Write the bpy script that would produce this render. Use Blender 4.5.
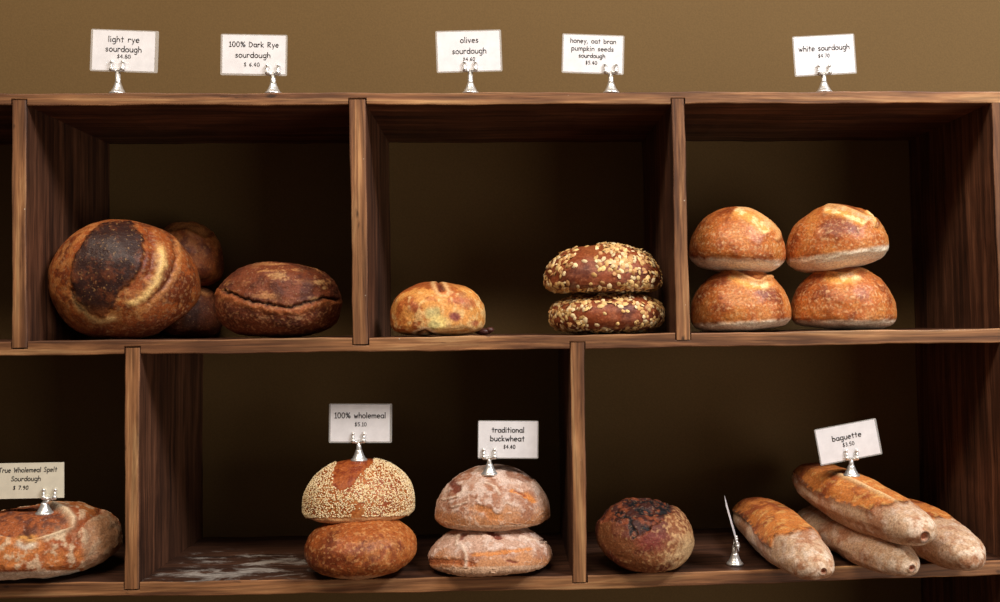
import bpy, bmesh, math, random
import numpy as np
from mathutils import Matrix, Vector
for o in list(bpy.data.objects): bpy.data.objects.remove(o)
C = bpy.context.scene.collection
random.seed(7)
# ------------------------------------------------------------------ camera
F = 1000.0; CAM = np.array([0.0, -1.47, 0.0]); YAW, PIT, ROL, PX, PY = -0.0448496, 0.0248406, -0.0124502, 544.85, 301.0
def cam_axes():
    fw = np.array([-math.sin(YAW)*math.cos(PIT), math.cos(YAW)*math.cos(PIT), math.sin(PIT)])
    r = np.array([math.cos(YAW), math.sin(YAW), 0.0]); u = np.cross(r, fw)
    return math.cos(ROL)*r+math.sin(ROL)*u, -math.sin(ROL)*r+math.cos(ROL)*u, fw
RA, UA, FA = cam_axes()
cd = bpy.data.cameras.new('camera'); cam = bpy.data.objects.new('camera', cd); C.objects.link(cam)
cd.sensor_width = 36; cd.lens = 36; cd.shift_x = -(PX-500)/1000; cd.shift_y = 0; cd.clip_start = .05
cam.matrix_world = Matrix(((RA[0],UA[0],-FA[0],CAM[0]),(RA[1],UA[1],-FA[1],CAM[1]),(RA[2],UA[2],-FA[2],CAM[2]),(0,0,0,1)))
S = bpy.context.scene; S.camera = cam
# ------------------------------------------------------------------ world, lamps, exposure
w = bpy.data.worlds.new('World'); S.world = w; w.use_nodes = True
w.node_tree.nodes['Background'].inputs[0].default_value = (1.0, .90, .82, 1); w.node_tree.nodes['Background'].inputs[1].default_value = .10
def area(name, loc, target, sx, sy, power, col):
    l = bpy.data.lights.new(name, 'AREA'); l.shape = 'RECTANGLE'; l.size = sx; l.size_y = sy; l.energy = power; l.color = col
    o = bpy.data.objects.new(name, l); C.objects.link(o); o.location = loc
    o.rotation_euler = (Vector(target)-Vector(loc)).to_track_quat('-Z', 'Y').to_euler(); return o
area('ceiling_light', (-.5, -1.35, 1.95), (-.1, .05, -.1), 1.8, .5, 52, (1, .86, .72))
area('skylight', (1.5, -1.2, 1.75), (.5, .05, -.1), .8, .5, 58, (.96, .97, 1))
area('low_bounce_fill', (2.6, -2.6, -.5), (0, 0, -.1), 2.0, 1.6, 33, (1, .91, .80))  # added fill, stands in for light bounced up from floor and counter
S.view_settings.view_transform = 'Standard'; S.view_settings.look = 'None'; S.view_settings.exposure = 0.0
S.view_settings.gamma = 1.0; S.view_settings.use_curve_mapping = False
# ------------------------------------------------------------------ helpers
D = .3063
def at(x, y, Y):
    q = FA+RA*(x-PX)/F-UA*(y-PY)/F
    return CAM+q*(Y-CAM[1])/q[1]
def mesh_obj(name, verts, faces, mat, parent=None, smooth=False, loc=None):
    me = bpy.data.meshes.new(name); me.from_pydata([tuple(map(float, v)) for v in verts], [], [tuple(f) for f in faces]); me.update()
    if mat: me.materials.append(mat)
    if smooth: me.polygons.foreach_set('use_smooth', [True]*len(me.polygons))
    o = bpy.data.objects.new(name, me); C.objects.link(o)
    if parent: o.parent = parent
    if loc is not None: o.location = loc
    return o
def tag(o, label=None, cat=None, group=None, kind=None):
    if label: o['label'] = label
    if cat: o['category'] = cat
    if group: o['group'] = group
    if kind: o['kind'] = kind
    return o
def empty(name, loc):
    o = bpy.data.objects.new(name, None); C.objects.link(o); o.location = loc; o.empty_display_size = .02; return o
class MB:
    def __init__(s): s.v = []; s.f = []
    def add(s, vs, fs):
        n = len(s.v); s.v += [tuple(v) for v in vs]; s.f += [tuple(i+n for i in f) for f in fs]
    def loft(s, secs, closed=True, cap=True):
        k = len(secs[0]); vs = [p for q in secs for p in q]; fs = []
        for i in range(len(secs)-1):
            for j in range(k if closed else k-1):
                a = i*k+j; b = i*k+(j+1) % k; fs.append((a, b, b+k, a+k))
        if cap: fs.append(tuple(range(k))[::-1]); fs.append(tuple(range((len(secs)-1)*k, len(secs)*k)))
        s.add(vs, fs)
    def box(s, a, b):
        x0, y0, z0 = a; x1, y1, z1 = b
        s.add([(x0,y0,z0),(x1,y0,z0),(x1,y1,z0),(x0,y1,z0),(x0,y0,z1),(x1,y0,z1),(x1,y1,z1),(x0,y1,z1)],
              [(0,3,2,1),(4,5,6,7),(0,1,5,4),(1,2,6,5),(2,3,7,6),(3,0,4,7)])
    def tube(s, pts, r, n=10):
        secs = []; pts = [Vector(p) for p in pts]; rr = r if isinstance(r, (list, tuple)) else [r]*len(pts)
        for i, p in enumerate(pts):
            t = (pts[min(i+1, len(pts)-1)]-pts[max(i-1, 0)]).normalized()
            a = t.cross(Vector((0, 1, 0)) if abs(t.y) < .9 else Vector((1, 0, 0))).normalized(); b = t.cross(a)
            secs.append([p+(a*math.cos(2*math.pi*j/n)+b*math.sin(2*math.pi*j/n))*rr[i] for j in range(n)])
        s.loft(secs)
    def lathe(s, prof, n=24, c=(0, 0, 0)):
        s.loft([[(c[0]+r*math.cos(2*math.pi*j/n), c[1]+r*math.sin(2*math.pi*j/n), c[2]+z) for j in range(n)] for r, z in prof])
    def ball(s, c, r, n=10, m=7, sq=(1, 1, 1)):
        s.loft([[(c[0]+sq[0]*r*math.sin(math.pi*(i+.05)/(m+.1))*math.cos(2*math.pi*j/n), c[1]+sq[1]*r*math.sin(math.pi*(i+.05)/(m+.1))*math.sin(2*math.pi*j/n),
                  c[2]-sq[2]*r*math.cos(math.pi*(i+.05)/(m+.1))) for j in range(n)] for i in range(m+1)])
    def build(s, name, mat, parent=None, smooth=False):
        o = mesh_obj(name, s.v, s.f, mat, parent, smooth)
        bm = bmesh.new(); bm.from_mesh(o.data); bmesh.ops.recalc_face_normals(bm, faces=bm.faces); bm.to_mesh(o.data); bm.free()
        return o
# ------------------------------------------------------------------ node materials
def nodes(name):
    m = bpy.data.materials.new(name); m.use_nodes = True; t = m.node_tree
    return m, t, t.nodes['Principled BSDF']
def N(t, kind, **kw):
    n = t.nodes.new(kind)
    for k, v in kw.items(): setattr(n, k, v)
    return n
def L(t, a, b): t.links.new(a, b)
def ramp(t, src, stops):
    r = N(t, 'ShaderNodeValToRGB'); e = r.color_ramp.elements
    while len(e) < len(stops): e.new(.5)
    for i, (p, c) in enumerate(stops): e[i].position = p; e[i].color = (*c, 1) if len(c) == 3 else c
    L(t, src, r.inputs[0]); return r.outputs[0]
def noise(t, vec, scale, detail=4, rough=.6, dist=0):
    n = N(t, 'ShaderNodeTexNoise'); n.inputs['Scale'].default_value = scale; n.inputs['Detail'].default_value = detail
    n.inputs['Roughness'].default_value = rough; n.inputs['Distortion'].default_value = dist
    if vec: L(t, vec, n.inputs['Vector'])
    return n.outputs['Fac']
def mapping(t, scale, loc=(0, 0, 0)):
    tc = N(t, 'ShaderNodeTexCoord'); m = N(t, 'ShaderNodeMapping'); m.inputs['Scale'].default_value = scale; m.inputs['Location'].default_value = loc
    L(t, tc.outputs['Object'], m.inputs[0]); return m.outputs[0]
def mix(t, fac, a, b, mode='MIX'):
    m = N(t, 'ShaderNodeMix', data_type='RGBA', blend_type=mode)
    for sock, v in ((m.inputs[0], fac), (m.inputs[6], a), (m.inputs[7], b)):
        if hasattr(v, 'links'): L(t, v, sock)
        else: sock.default_value = v if not isinstance(v, tuple) else (*v, 1)
    return m.outputs[2]
def math_(t, op, a, b=None):
    m = N(t, 'ShaderNodeMath', operation=op)
    for s_, v in ((m.inputs[0], a), (m.inputs[1], b)):
        if v is None: continue
        if hasattr(v, 'links'): L(t, v, s_)
        else: s_.default_value = v
    return m.outputs[0]
def bump(t, h, bsdf, strength, dist=.001):
    b = N(t, 'ShaderNodeBump'); b.inputs['Strength'].default_value = strength; b.inputs['Distance'].default_value = dist
    L(t, h, b.inputs['Height']); L(t, b.outputs[0], bsdf.inputs['Normal'])
def wood(name, grain, worn=False, flour=False, gain=1.0):
    """grain: 'x' or 'z' direction of the fibres"""
    m, t, b = nodes(name)
    long_, cr = 3.0, 55.0
    sc = (long_, cr, cr) if grain == 'x' else (cr, cr, long_)
    g1 = noise(t, mapping(t, sc), 1, 6, .65, .6)
    sc2 = (9, 260, 260) if grain == 'x' else (260, 260, 9)
    g2 = noise(t, mapping(t, sc2), 1, 3, .6)
    big = noise(t, mapping(t, (5, 9, 5)), 1, 3, .6)
    k = gain
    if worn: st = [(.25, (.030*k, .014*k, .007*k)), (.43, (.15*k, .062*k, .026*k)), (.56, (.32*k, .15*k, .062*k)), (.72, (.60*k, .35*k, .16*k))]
    else: st = [(.28, (.012*k, .0055*k, .0035*k)), (.45, (.042*k, .017*k, .009*k)), (.60, (.085*k, .036*k, .019*k)), (.78, (.15*k, .072*k, .040*k))]
    col = ramp(t, g1, st)
    col = mix(t, 1.0, col, ramp(t, g2, [(.3, (.55, .55, .55)), (.7, (1.25, 1.22, 1.2))]), 'MULTIPLY')
    col = mix(t, 1.0, col, ramp(t, big, [(.3, (.65, .62, .6)), (.7, (1.3, 1.3, 1.3))]), 'MULTIPLY')
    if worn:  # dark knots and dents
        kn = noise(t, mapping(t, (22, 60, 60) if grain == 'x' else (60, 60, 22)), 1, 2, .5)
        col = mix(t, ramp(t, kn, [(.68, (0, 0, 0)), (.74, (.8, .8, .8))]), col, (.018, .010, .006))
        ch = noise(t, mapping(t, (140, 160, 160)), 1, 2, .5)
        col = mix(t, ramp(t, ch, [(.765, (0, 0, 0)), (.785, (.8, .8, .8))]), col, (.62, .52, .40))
    if flour:
        f1 = noise(t, mapping(t, (13, 26, 17), (3.1, 1.4, 0)), 1, 7, .74, .35)
        tc = N(t, 'ShaderNodeTexCoord'); sx = N(t, 'ShaderNodeSeparateXYZ'); L(t, tc.outputs['Object'], sx.inputs[0])
        fx = math_(t, 'DIVIDE', math_(t, 'ADD', sx.outputs[0], .40), .15); fy = math_(t, 'DIVIDE', math_(t, 'ADD', sx.outputs[1], -.065), .15)
        r2 = math_(t, 'ADD', math_(t, 'MULTIPLY', fx, fx), math_(t, 'MULTIPLY', fy, fy))
        f = math_(t, 'SUBTRACT', f1, math_(t, 'MULTIPLY', r2, .12))
        f = math_(t, 'MULTIPLY', ramp(t, f, [(.46, (0, 0, 0)), (.60, (1, 1, 1))]), .62)
        col = mix(t, f, col, (.55, .50, .44))
    L(t, col, b.inputs['Base Color'])
    L(t, ramp(t, g1, [(.2, (.62,)*3), (.8, (.42,)*3)]), b.inputs['Roughness']); b.inputs['Specular IOR Level'].default_value = .35
    bump(t, math_(t, 'ADD', g1, math_(t, 'MULTIPLY', g2, .5)), b, .5, .0012)
    return m
M = {}
M['wx'] = wood('stained_wood_x', 'x', gain=2.0); M['wz'] = wood('stained_wood_z', 'z', gain=1.7); M['wflour'] = wood('floured_wood', 'x', flour=True)
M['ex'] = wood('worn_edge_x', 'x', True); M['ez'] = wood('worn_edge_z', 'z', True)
def plain(name, col, rough=.5, metal=0, **kw):
    m, t, b = nodes(name); b.inputs['Base Color'].default_value = (*col, 1); b.inputs['Roughness'].default_value = rough; b.inputs['Metallic'].default_value = metal
    for k, v in kw.items(): b.inputs[k.replace('_', ' ')].default_value = v
    nz = noise(t, mapping(t, (60, 60, 60)), 1, 3)
    L(t, mix(t, 1.0, (*col,), ramp(t, nz, [(.3, (.92,)*3), (.7, (1.04,)*3)]), 'MULTIPLY'), b.inputs['Base Color'])
    return m
M['metal'] = plain('brushed_silver', (.80, .78, .74), .32, .75)
M['brass'] = plain('dull_clip_metal', (.34, .22, .14), .35, 1.0)
M['paper'] = plain('white_paper', (.80, .78, .79), .6)
M['cream'] = plain('cream_card', (.74, .69, .55), .7)
M['ink'] = plain('black_ink', (.035, .03, .035), .6)
def lam():
    m, t, b = nodes('clear_laminate'); b.inputs['Base Color'].default_value = (.82, .80, .76, 1); b.inputs['Roughness'].default_value = .12
    tr = N(t, 'ShaderNodeBsdfTransparent'); mx = N(t, 'ShaderNodeMixShader'); mx.inputs[0].default_value = .26
    L(t, tr.outputs[0], mx.inputs[1]); L(t, b.outputs[0], mx.inputs[2]); L(t, mx.outputs[0], t.nodes['Material Output'].inputs[0]); return m
M['laminate'] = lam()
def wallmat():
    m, t, b = nodes('mustard_wall_paint')
    n1 = noise(t, mapping(t, (1.6, 1.6, 1.6)), 1, 3); n2 = noise(t, mapping(t, (330, 330, 330)), 1, 3)
    c = ramp(t, n1, [(.3, (.138, .081, .028)), (.7, (.152, .091, .033))])
    c = mix(t, 1.0, c, ramp(t, n2, [(.35, (.93,)*3), (.65, (1.06,)*3)]), 'MULTIPLY')
    L(t, c, b.inputs['Base Color']); b.inputs['Roughness'].default_value = .8; b.inputs['Specular IOR Level'].default_value = .2
    bump(t, n2, b, .25, .0006); return m
M['wall'] = wallmat()
M['floor'] = wood('floor_wood', 'x', True)
# ------------------------------------------------------------------ room
zfl = -1.52
b = MB(); b.box((-3.2, D+.0005, zfl), (3.2, D+.08, 2.6)); tag(b.build('wall_back', M['wall']), kind='structure')
b = MB(); b.box((-3.2, -3.2, zfl-.05), (3.2, D+.08, zfl)); tag(b.build('floor', M['floor']), kind='structure')
# ------------------------------------------------------------------ shelf unit
XL, XR = -1.182, .770
shelf = empty('bread_shelf', (0, D/2, zfl))
tag(shelf, 'dark stained rustic wooden shelf unit with staggered open cubbies against the mustard wall', 'shelf')
def interp(pts):
    xs = [p[0] for p in pts]; zs = [p[1] for p in pts]
    return lambda x: float(np.interp(x, xs, zs))
def prof(pix):
    P = [at(x, y, 0) for x, y in pix]; xs = [p[0] for p in P]; zs = [p[2] for p in P]
    k0 = (zs[1]-zs[0])/(xs[1]-xs[0])*.3
    return interp([(XL-.1, zs[0]+k0*(XL-.1-xs[0]))]+list(zip(xs, zs))+[(XR+.1, zs[-1])])
def wob(x, s, amp=.0006):
    return amp*(math.sin(x*23+s)+.6*math.sin(x*61+s*2.3)+.4*math.sin(x*143+s*3.7))
LIP = .010
def set_faces(o, fn, extra):
    o.data.materials.append(extra)
    for p in o.data.polygons:
        if fn(p): p.material_index = 1
def board(ztop, th, notches, seed, surf='wx'):
    b = MB(); xs = list(np.arange(XL, XR, .02))+[XR]
    zt = lambda x: ztop(x)+wob(x, seed); zb = lambda x: ztop(x)-th+wob(x, seed+5)
    b.loft([[(x, LIP, zb(x)), (x, D, zb(x)), (x, D, zt(x)), (x, LIP, zt(x))] for x in xs])
    cuts = sorted({XL, XR, *[v for n in notches for v in n[:2]]})
    for i in range(len(cuts)-1):
        a, c = cuts[i], cuts[i+1]; mid = (a+c)/2; n = [q for q in notches if q[0] < mid < q[1]]
        xx = [a]+[x for x in xs if a < x < c]+[c]; secs = []
        for x in xx:
            lo, hi = zb(x), zt(x)
            for q in n:
                if q[2] == 'top': hi = zt(x)-q[3]
                else: lo = zb(x)+q[3]
            k = .0016
            secs.append([(x, LIP, lo), (x, LIP, hi), (x, k, hi), (x, .0004, hi-.0006), (x, 0, hi-k), (x, 0, lo+k), (x, .0004, lo+.0006), (x, k, lo)])
        b.loft(secs)
    o = b.build('shelf_board', M[surf], shelf); o.matrix_parent_inverse = Matrix.Translation(-Vector(shelf.location))
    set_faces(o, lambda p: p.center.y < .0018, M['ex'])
    return o
def divider(xl0, xr0, z0, xl1, xr1, z1, name='divider', lips=True):
    """bottom (xl0..xr0 at z0) to top (xl1..xr1 at z1)"""
    b = MB(); n = max(3, int((z1-z0)/.02)); secs = []
    for i in range(n+1):
        f = i/n; z = z0+(z1-z0)*f; a = xl0+(xl1-xl0)*f+wob(z, xl0*9, .0005); c = xr0+(xr1-xr0)*f+wob(z, xr0*7, .0005); r = .0032
        s = [(a, D, z), (a, .001, z), (a+.0006, -.0004, z), (a+.0018, -.001, z)]
        s += [(c-r+r*math.sin(q), -.001+r-r*math.cos(q), z) for q in (0, .4, .8, 1.2, math.pi/2)]
        s += [(c, D, z)]; secs.append(s)
    b.loft(secs)
    o = b.build(name, M['wz'], shelf); o.matrix_parent_inverse = Matrix.Translation(-Vector(shelf.location))
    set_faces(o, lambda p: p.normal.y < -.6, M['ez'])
    return o
Tz = prof([(0, 93.2), (500, 92.4), (1000, 91)]); Mz = prof([(0, 341.2), (200, 339.6), (540, 335.4), (720, 332.8), (1000, 328.4)])
Bz = prof([(0, 584), (280, 580.2), (600, 575.3), (720, 571), (860, 566), (1000, 561)])
TT, TM, TB = .0178, .0206, .0205
pix = lambda x, y: float(at(x, y, 0)[0])
up = []   # upper dividers: pixel left/right at top and bottom
for (l1, r1, l0, r0) in ((12, 26.5, 12, 27), (349, 366, 353, 368.5), (671.5, 684.6, 676, 690.5)):
    up.append((pix(l0, 340), pix(r0, 340), pix(l1, 108), pix(r1, 108)))
lo = [(pix(124.5, 575), pix(139, 575), pix(125, 355), pix(140, 355)), (pix(573, 575), pix(587, 575), pix(570.5, 355), pix(584.8, 355))]
g = .0012; nd = .0105
topn = [(u[2]-g, u[3]+g, 'bot', .0085) for u in up]
midn = [(u[0]-g, u[1]+g, 'top', nd) for u in up]+[(q[2]-g, q[3]+g, 'bot', nd) for q in lo]
botn = [(q[0]-g, q[1]+g, 'top', nd) for q in lo]
board(Tz, TT, topn, 1); board(Mz, TM, midn, 2); board(Bz, TB, botn, 3, 'wflour')
for u in up:
    divider(u[0], u[1], Mz(u[0])-nd+.001, u[2], u[3], Tz(u[2])-TT+.0075)
for q in lo:
    divider(q[0], q[1], Bz(q[0])-nd+.001, q[2], q[3], Mz(q[2])-TM+.0095)
xr = pix(991, 105), pix(999.6, 328)
divider(xr[1], xr[1]+.022, Mz(.75)+.0002, xr[0], xr[0]+.022, Tz(.75)-TT-.0002, 'side_panel')
divider(xr[1]+.003, xr[1]+.025, Bz(.75)+.0002, xr[1], xr[1]+.022, Mz(.75)-TM-.0002, 'side_panel')
divider(XL, XL+.021, Mz(XL)+.0002, XL, XL+.021, Tz(XL)-TT-.0002, 'side_panel')
divider(XL, XL+.021, Bz(XL)+.0002, XL, XL+.021, Mz(XL)-TM-.0002, 'side_panel')
# the rows under the frame, down to the floor
zs = [-.712, -1.062, -1.42]; prev = Bz; pth = TB
for i, z in enumerate(zs):
    f_ = interp([(-2, z), (2, z)]); board(f_, .0205, [], 4+i)
    for x in ([XL, .749]+([] if i % 2 == 0 else [-.54, .103])):
        divider(x, x+.021, z+.0002, x, x+.021, prev(x)-pth-.0012, 'divider' if XL < x < .7 else 'side_panel')
    prev = f_; pth = .0205
for x in (XL, -.2, .749): divider(x, x+.021, zfl, x, x+.021, -1.42-.0218, 'foot')

# ------------------------------------------------------------------ numpy noise
rng = np.random.default_rng(3)
PERM = rng.permutation(256); PERM = np.concatenate([PERM, PERM, PERM]); GR = rng.normal(size=(256, 3)); GR /= np.linalg.norm(GR, axis=1)[:, None]
def perlin(p):
    i = np.floor(p).astype(int); f = p-i; u = f*f*f*(f*(f*6-15)+10); i = i & 255; r = 0
    for dx in (0, 1):
        for dy in (0, 1):
            for dz in (0, 1):
                h = PERM[PERM[PERM[(i[:, 0]+dx) & 255]+((i[:, 1]+dy) & 255)]+((i[:, 2]+dz) & 255)]
                gdot = (GR[h]*(f-np.array([dx, dy, dz]))).sum(1)
                wx = u[:, 0] if dx else 1-u[:, 0]; wy = u[:, 1] if dy else 1-u[:, 1]; wz = u[:, 2] if dz else 1-u[:, 2]
                r = r+gdot*wx*wy*wz
    return r*1.5
def fbm(p, s, o=3, seed=0.0, rough=.55):
    r = 0; a = 1
    for k in range(o): r = r+a*perlin(p*s+seed*17.3+k*5.1); s = s*2.03; a *= rough
    return r
def sstep(a, b, x): t = np.clip((x-a)/(b-a), 0, 1); return t*t*(3-2*t)
def lerp(a, b, t): return a+(b-a)*t[:, None]
def col(*c): return np.array(c, float)[None, :]
def gauss(x, s): return np.exp(-(x/s)**2)
def polyd(u, v, pts):
    """distance to a polyline in (u,v), signed side, and position along it 0..1"""
    best = np.full(len(u), 9.); side = np.zeros(len(u)); tt = np.zeros(len(u)); n = len(pts)-1
    for i in range(n):
        ax, ay = pts[i]; bx, by = pts[i+1]; ex, ey = bx-ax, by-ay; q = np.clip(((u-ax)*ex+(v-ay)*ey)/(ex*ex+ey*ey), 0, 1)
        dx, dy = u-ax-q*ex, v-ay-q*ey; d = np.hypot(dx, dy); m = d < best
        best = np.where(m, d, best); side = np.where(m, np.sign(ex*dy-ey*dx), side); tt = np.where(m, (i+q)/n, tt)
    return best, side, tt
def pin(u, v, poly):
    """signed distance to a closed outline, positive inside"""
    d, _, _ = polyd(u, v, poly+[poly[0]]); ins = np.zeros(len(u), bool); n = len(poly)
    for i in range(n):
        ax, ay = poly[i]; bx, by = poly[(i+1) % n]
        if ay != by: ins ^= ((ay > v) != (by > v)) & (u < (bx-ax)*(v-ay)/(by-ay)+ax)
    return np.where(ins, d, -d)
bm = bmesh.new(); bmesh.ops.create_icosphere(bm, subdivisions=7, radius=1.0)
bm.verts.ensure_lookup_table(); SV = np.array([v.co[:] for v in bm.verts]); SF = np.array([[v.index for v in f.verts] for f in bm.faces]); bm.free()
SV /= np.linalg.norm(SV, axis=1)[:, None]
def crust(name, speck=(.10, 260), rough=.55, bumps=.5, tint=(1, .8, .55), fine=420, coat=0.0):
    m, t, b = nodes(name); a = N(t, 'ShaderNodeAttribute', attribute_name='crust')
    n1 = noise(t, mapping(t, (1, 1, 1)), fine, 4, .6); n2 = noise(t, mapping(t, (1, 1, 1)), speck[1], 3, .5)
    c = mix(t, 1.0, a.outputs['Color'], ramp(t, n1, [(.30, (.66, .62, .60)), (.70, (1.30, 1.32, 1.34))]), 'MULTIPLY')
    c = mix(t, math_(t, 'MULTIPLY', ramp(t, n2, [(.60, (0, 0, 0)), (.72, (1, 1, 1))]), speck[0]), c, tint)
    L(t, c, b.inputs['Base Color']); b.inputs['Specular IOR Level'].default_value = .3
    L(t, ramp(t, n1, [(.3, (rough+.1,)*3), (.7, (rough-.08,)*3)]), b.inputs['Roughness'])
    b.inputs['Coat Weight'].default_value = coat; b.inputs['Coat Roughness'].default_value = .35
    bump(t, math_(t, 'ADD', n1, n2), b, bumps, .0011); return m
def superq(d, a, b_, ht, hb, pt=2.1, pb=3.0):
    c = np.sqrt(np.clip(1-d[:, 2]**2, 0, 1)); s = d[:, 2]; up_ = s >= 0
    r = np.where(up_, c**(2/pt), c**(2/pb)); z = np.where(up_, np.abs(s)**(2/pt)*ht, -np.abs(s)**(2/pb)*hb)
    h = np.maximum(c, 1e-9); return np.stack([d[:, 0]/h*r*a, d[:, 1]/h*r*b_, z], 1)
def rotm(rx=0, ry=0, rz=0):
    R_ = (Matrix.Rotation(rz, 3, 'Z') @ Matrix.Rotation(ry, 3, 'Y') @ Matrix.Rotation(rx, 3, 'X')); return np.array(R_)
def normals(P):
    fn = np.cross(P[SF[:, 1]]-P[SF[:, 0]], P[SF[:, 2]]-P[SF[:, 0]]); n = np.zeros_like(P)
    for k in range(3): np.add.at(n, SF[:, k], fn)
    return n/np.maximum(np.linalg.norm(n, axis=1)[:, None], 1e-12)
def finish(name, P, colr, mat, loc, lab, grp=None):
    me = bpy.data.meshes.new(name); me.vertices.add(len(P)); me.vertices.foreach_set('co', P.astype(np.float32).ravel())
    me.loops.add(len(SF)*3); me.loops.foreach_set('vertex_index', SF.astype(np.int32).ravel())
    me.polygons.add(len(SF)); me.polygons.foreach_set('loop_start', np.arange(0, len(SF)*3, 3, dtype=np.int32))
    me.polygons.foreach_set('loop_total', np.full(len(SF), 3, dtype=np.int32))
    me.update(); me.validate(); me.polygons.foreach_set('use_smooth', [True]*len(SF))
    at_ = me.color_attributes.new('crust', 'FLOAT_COLOR', 'POINT'); colr = 1.08*np.clip(colr, .001, 1)**1.22
    at_.data.foreach_set('color', np.concatenate([np.clip(colr, 0, 1), np.ones((len(P), 1))], 1).astype(np.float32).ravel())
    me.materials.append(mat); o = bpy.data.objects.new(name, me); C.objects.link(o); o.location = loc
    tag(o, lab, 'bread', grp); return o
def use_res(k):
    """pick the sphere resolution: 6 (small loaves) or 7"""
    global SV, SF
    SV, SF = SPH[k]
SPH = {7: (SV, SF)}
bm = bmesh.new(); bmesh.ops.create_icosphere(bm, subdivisions=6, radius=1.0)
SPH[6] = (np.array([v.co[:] for v in bm.verts]), np.array([[v.index for v in f.verts] for f in bm.faces])); bm.free()
SV, SF = SPH[6]
def loaf(name, box, Yc, depth, hook, mat, label, group=None, rot=(0, 0, 0), zb=None, shape=(.62, .38, 2.1, 3.2), seed=0, lump=.02, ncoef=.5, preshape=None):
    """box = x0,y0,x1,y1 as seen; Yc = distance of the loaf's middle behind the shelf's front edge; depth = half size front to back"""
    x0, y0, x1, y1 = box; pL, pR = at(x0, (y0+y1)/2, Yc), at(x1, (y0+y1)/2, Yc); pT, pB = at((x0+x1)/2, y0, Yc), at((x0+x1)/2, y1, Yc)
    xa, xb = pL[0], pR[0]; zt = pT[2]; z0 = pB[2] if zb is None else zb
    hw = (xb-xa)/2; H = zt-z0
    tp, bt, pt, pb = shape
    P = superq(SV, hw, depth, H*tp, H*bt, pt, pb)
    if preshape: P = preshape(P, hw, depth, H)
    P = P+SV*(fbm(SV, 1.3, 3, seed)*lump*H)[:, None]
    R_ = rotm(*[math.radians(q) for q in rot]); P = P@R_.T
    def fit(P):
        mn, mx = P.min(0), P.max(0)
        P = P.copy(); P[:, 0] = (P[:, 0]-(mn[0]+mx[0])/2)*(2*hw/(mx[0]-mn[0])); P[:, 2] = (P[:, 2]-mn[2])*(H/(mx[2]-mn[2]))
        P[:, 1] -= (mn[1]+mx[1])/2; return P
    P = fit(P); u = P[:, 0]/hw; v = P[:, 2]/H*2-1; n = normals(P); front = n[:, 1]*-1
    xm, zm, kk = (xa+xb)/2, z0+H/2, (Yc-CAM[1])/(Yc+P[:, 1]-CAM[1])     # nearer skin looks bigger: marks were measured as seen
    u = ((xm+P[:, 0])*kk-xm)/hw; v = ((z0+P[:, 2])*kk-zm)/(H/2)
    disp, c = hook(u, v, front, P, n, SV@R_.T)
    P = P+n*(disp*hw)[:, None]; P = fit(P); X0 = (xa+xb)/2
    for _ in range(5):      # real size and place settled so that the outline agrees with the measured one
        q = P+np.array([X0, Yc, z0])-CAM; zz = q@FA; sx, sy = PX+F*(q@RA)/zz, PY-F*(q@UA)/zz; k_ = (Yc-CAM[1])/F
        P[:, 0] *= (x1-x0)/(sx.max()-sx.min()); X0 += ((x0+x1)-(sx.max()+sx.min()))/2*k_
        if zb is None: P[:, 2] *= (y1-y0)/(sy.max()-sy.min()); z0 -= (y1-sy.max())*k_*.9
        else:
            P[:, 2] *= 1+(sy.min()-y0)*k_/P[:, 2].max()
            if zb < -.2: Yc = min(max(Yc-(y1-sy.max())*(Yc-.05+1.47)**2/(-zb*F)*.9, .02), .2)
    xa = xb = X0
    o = finish(name, P, c, mat, ((xa+xb)/2, Yc, z0+.0002), label, group)
    return o, P, normals(P), u, v
M['crust_shiny'] = crust('shiny_blistered_crust', (.35, 210), .48, .55, (.62, .33, .12), 380, .08)
M['crust_white'] = crust('white_sourdough_crust', (.5, 190), .46, .4, (.66, .36, .15), 320, .08)
M['crust_flour'] = crust('floured_crust', (.28, 300), .72, .5, (.62, .50, .40), 360)
M['crust_smooth'] = crust('smooth_crust', (.16, 300), .5, .3, (.66, .42, .2), 300, .05)
M['crust_dark'] = crust('dark_crust', (.35, 260), .6, .6, (.48, .28, .14), 380)

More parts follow.
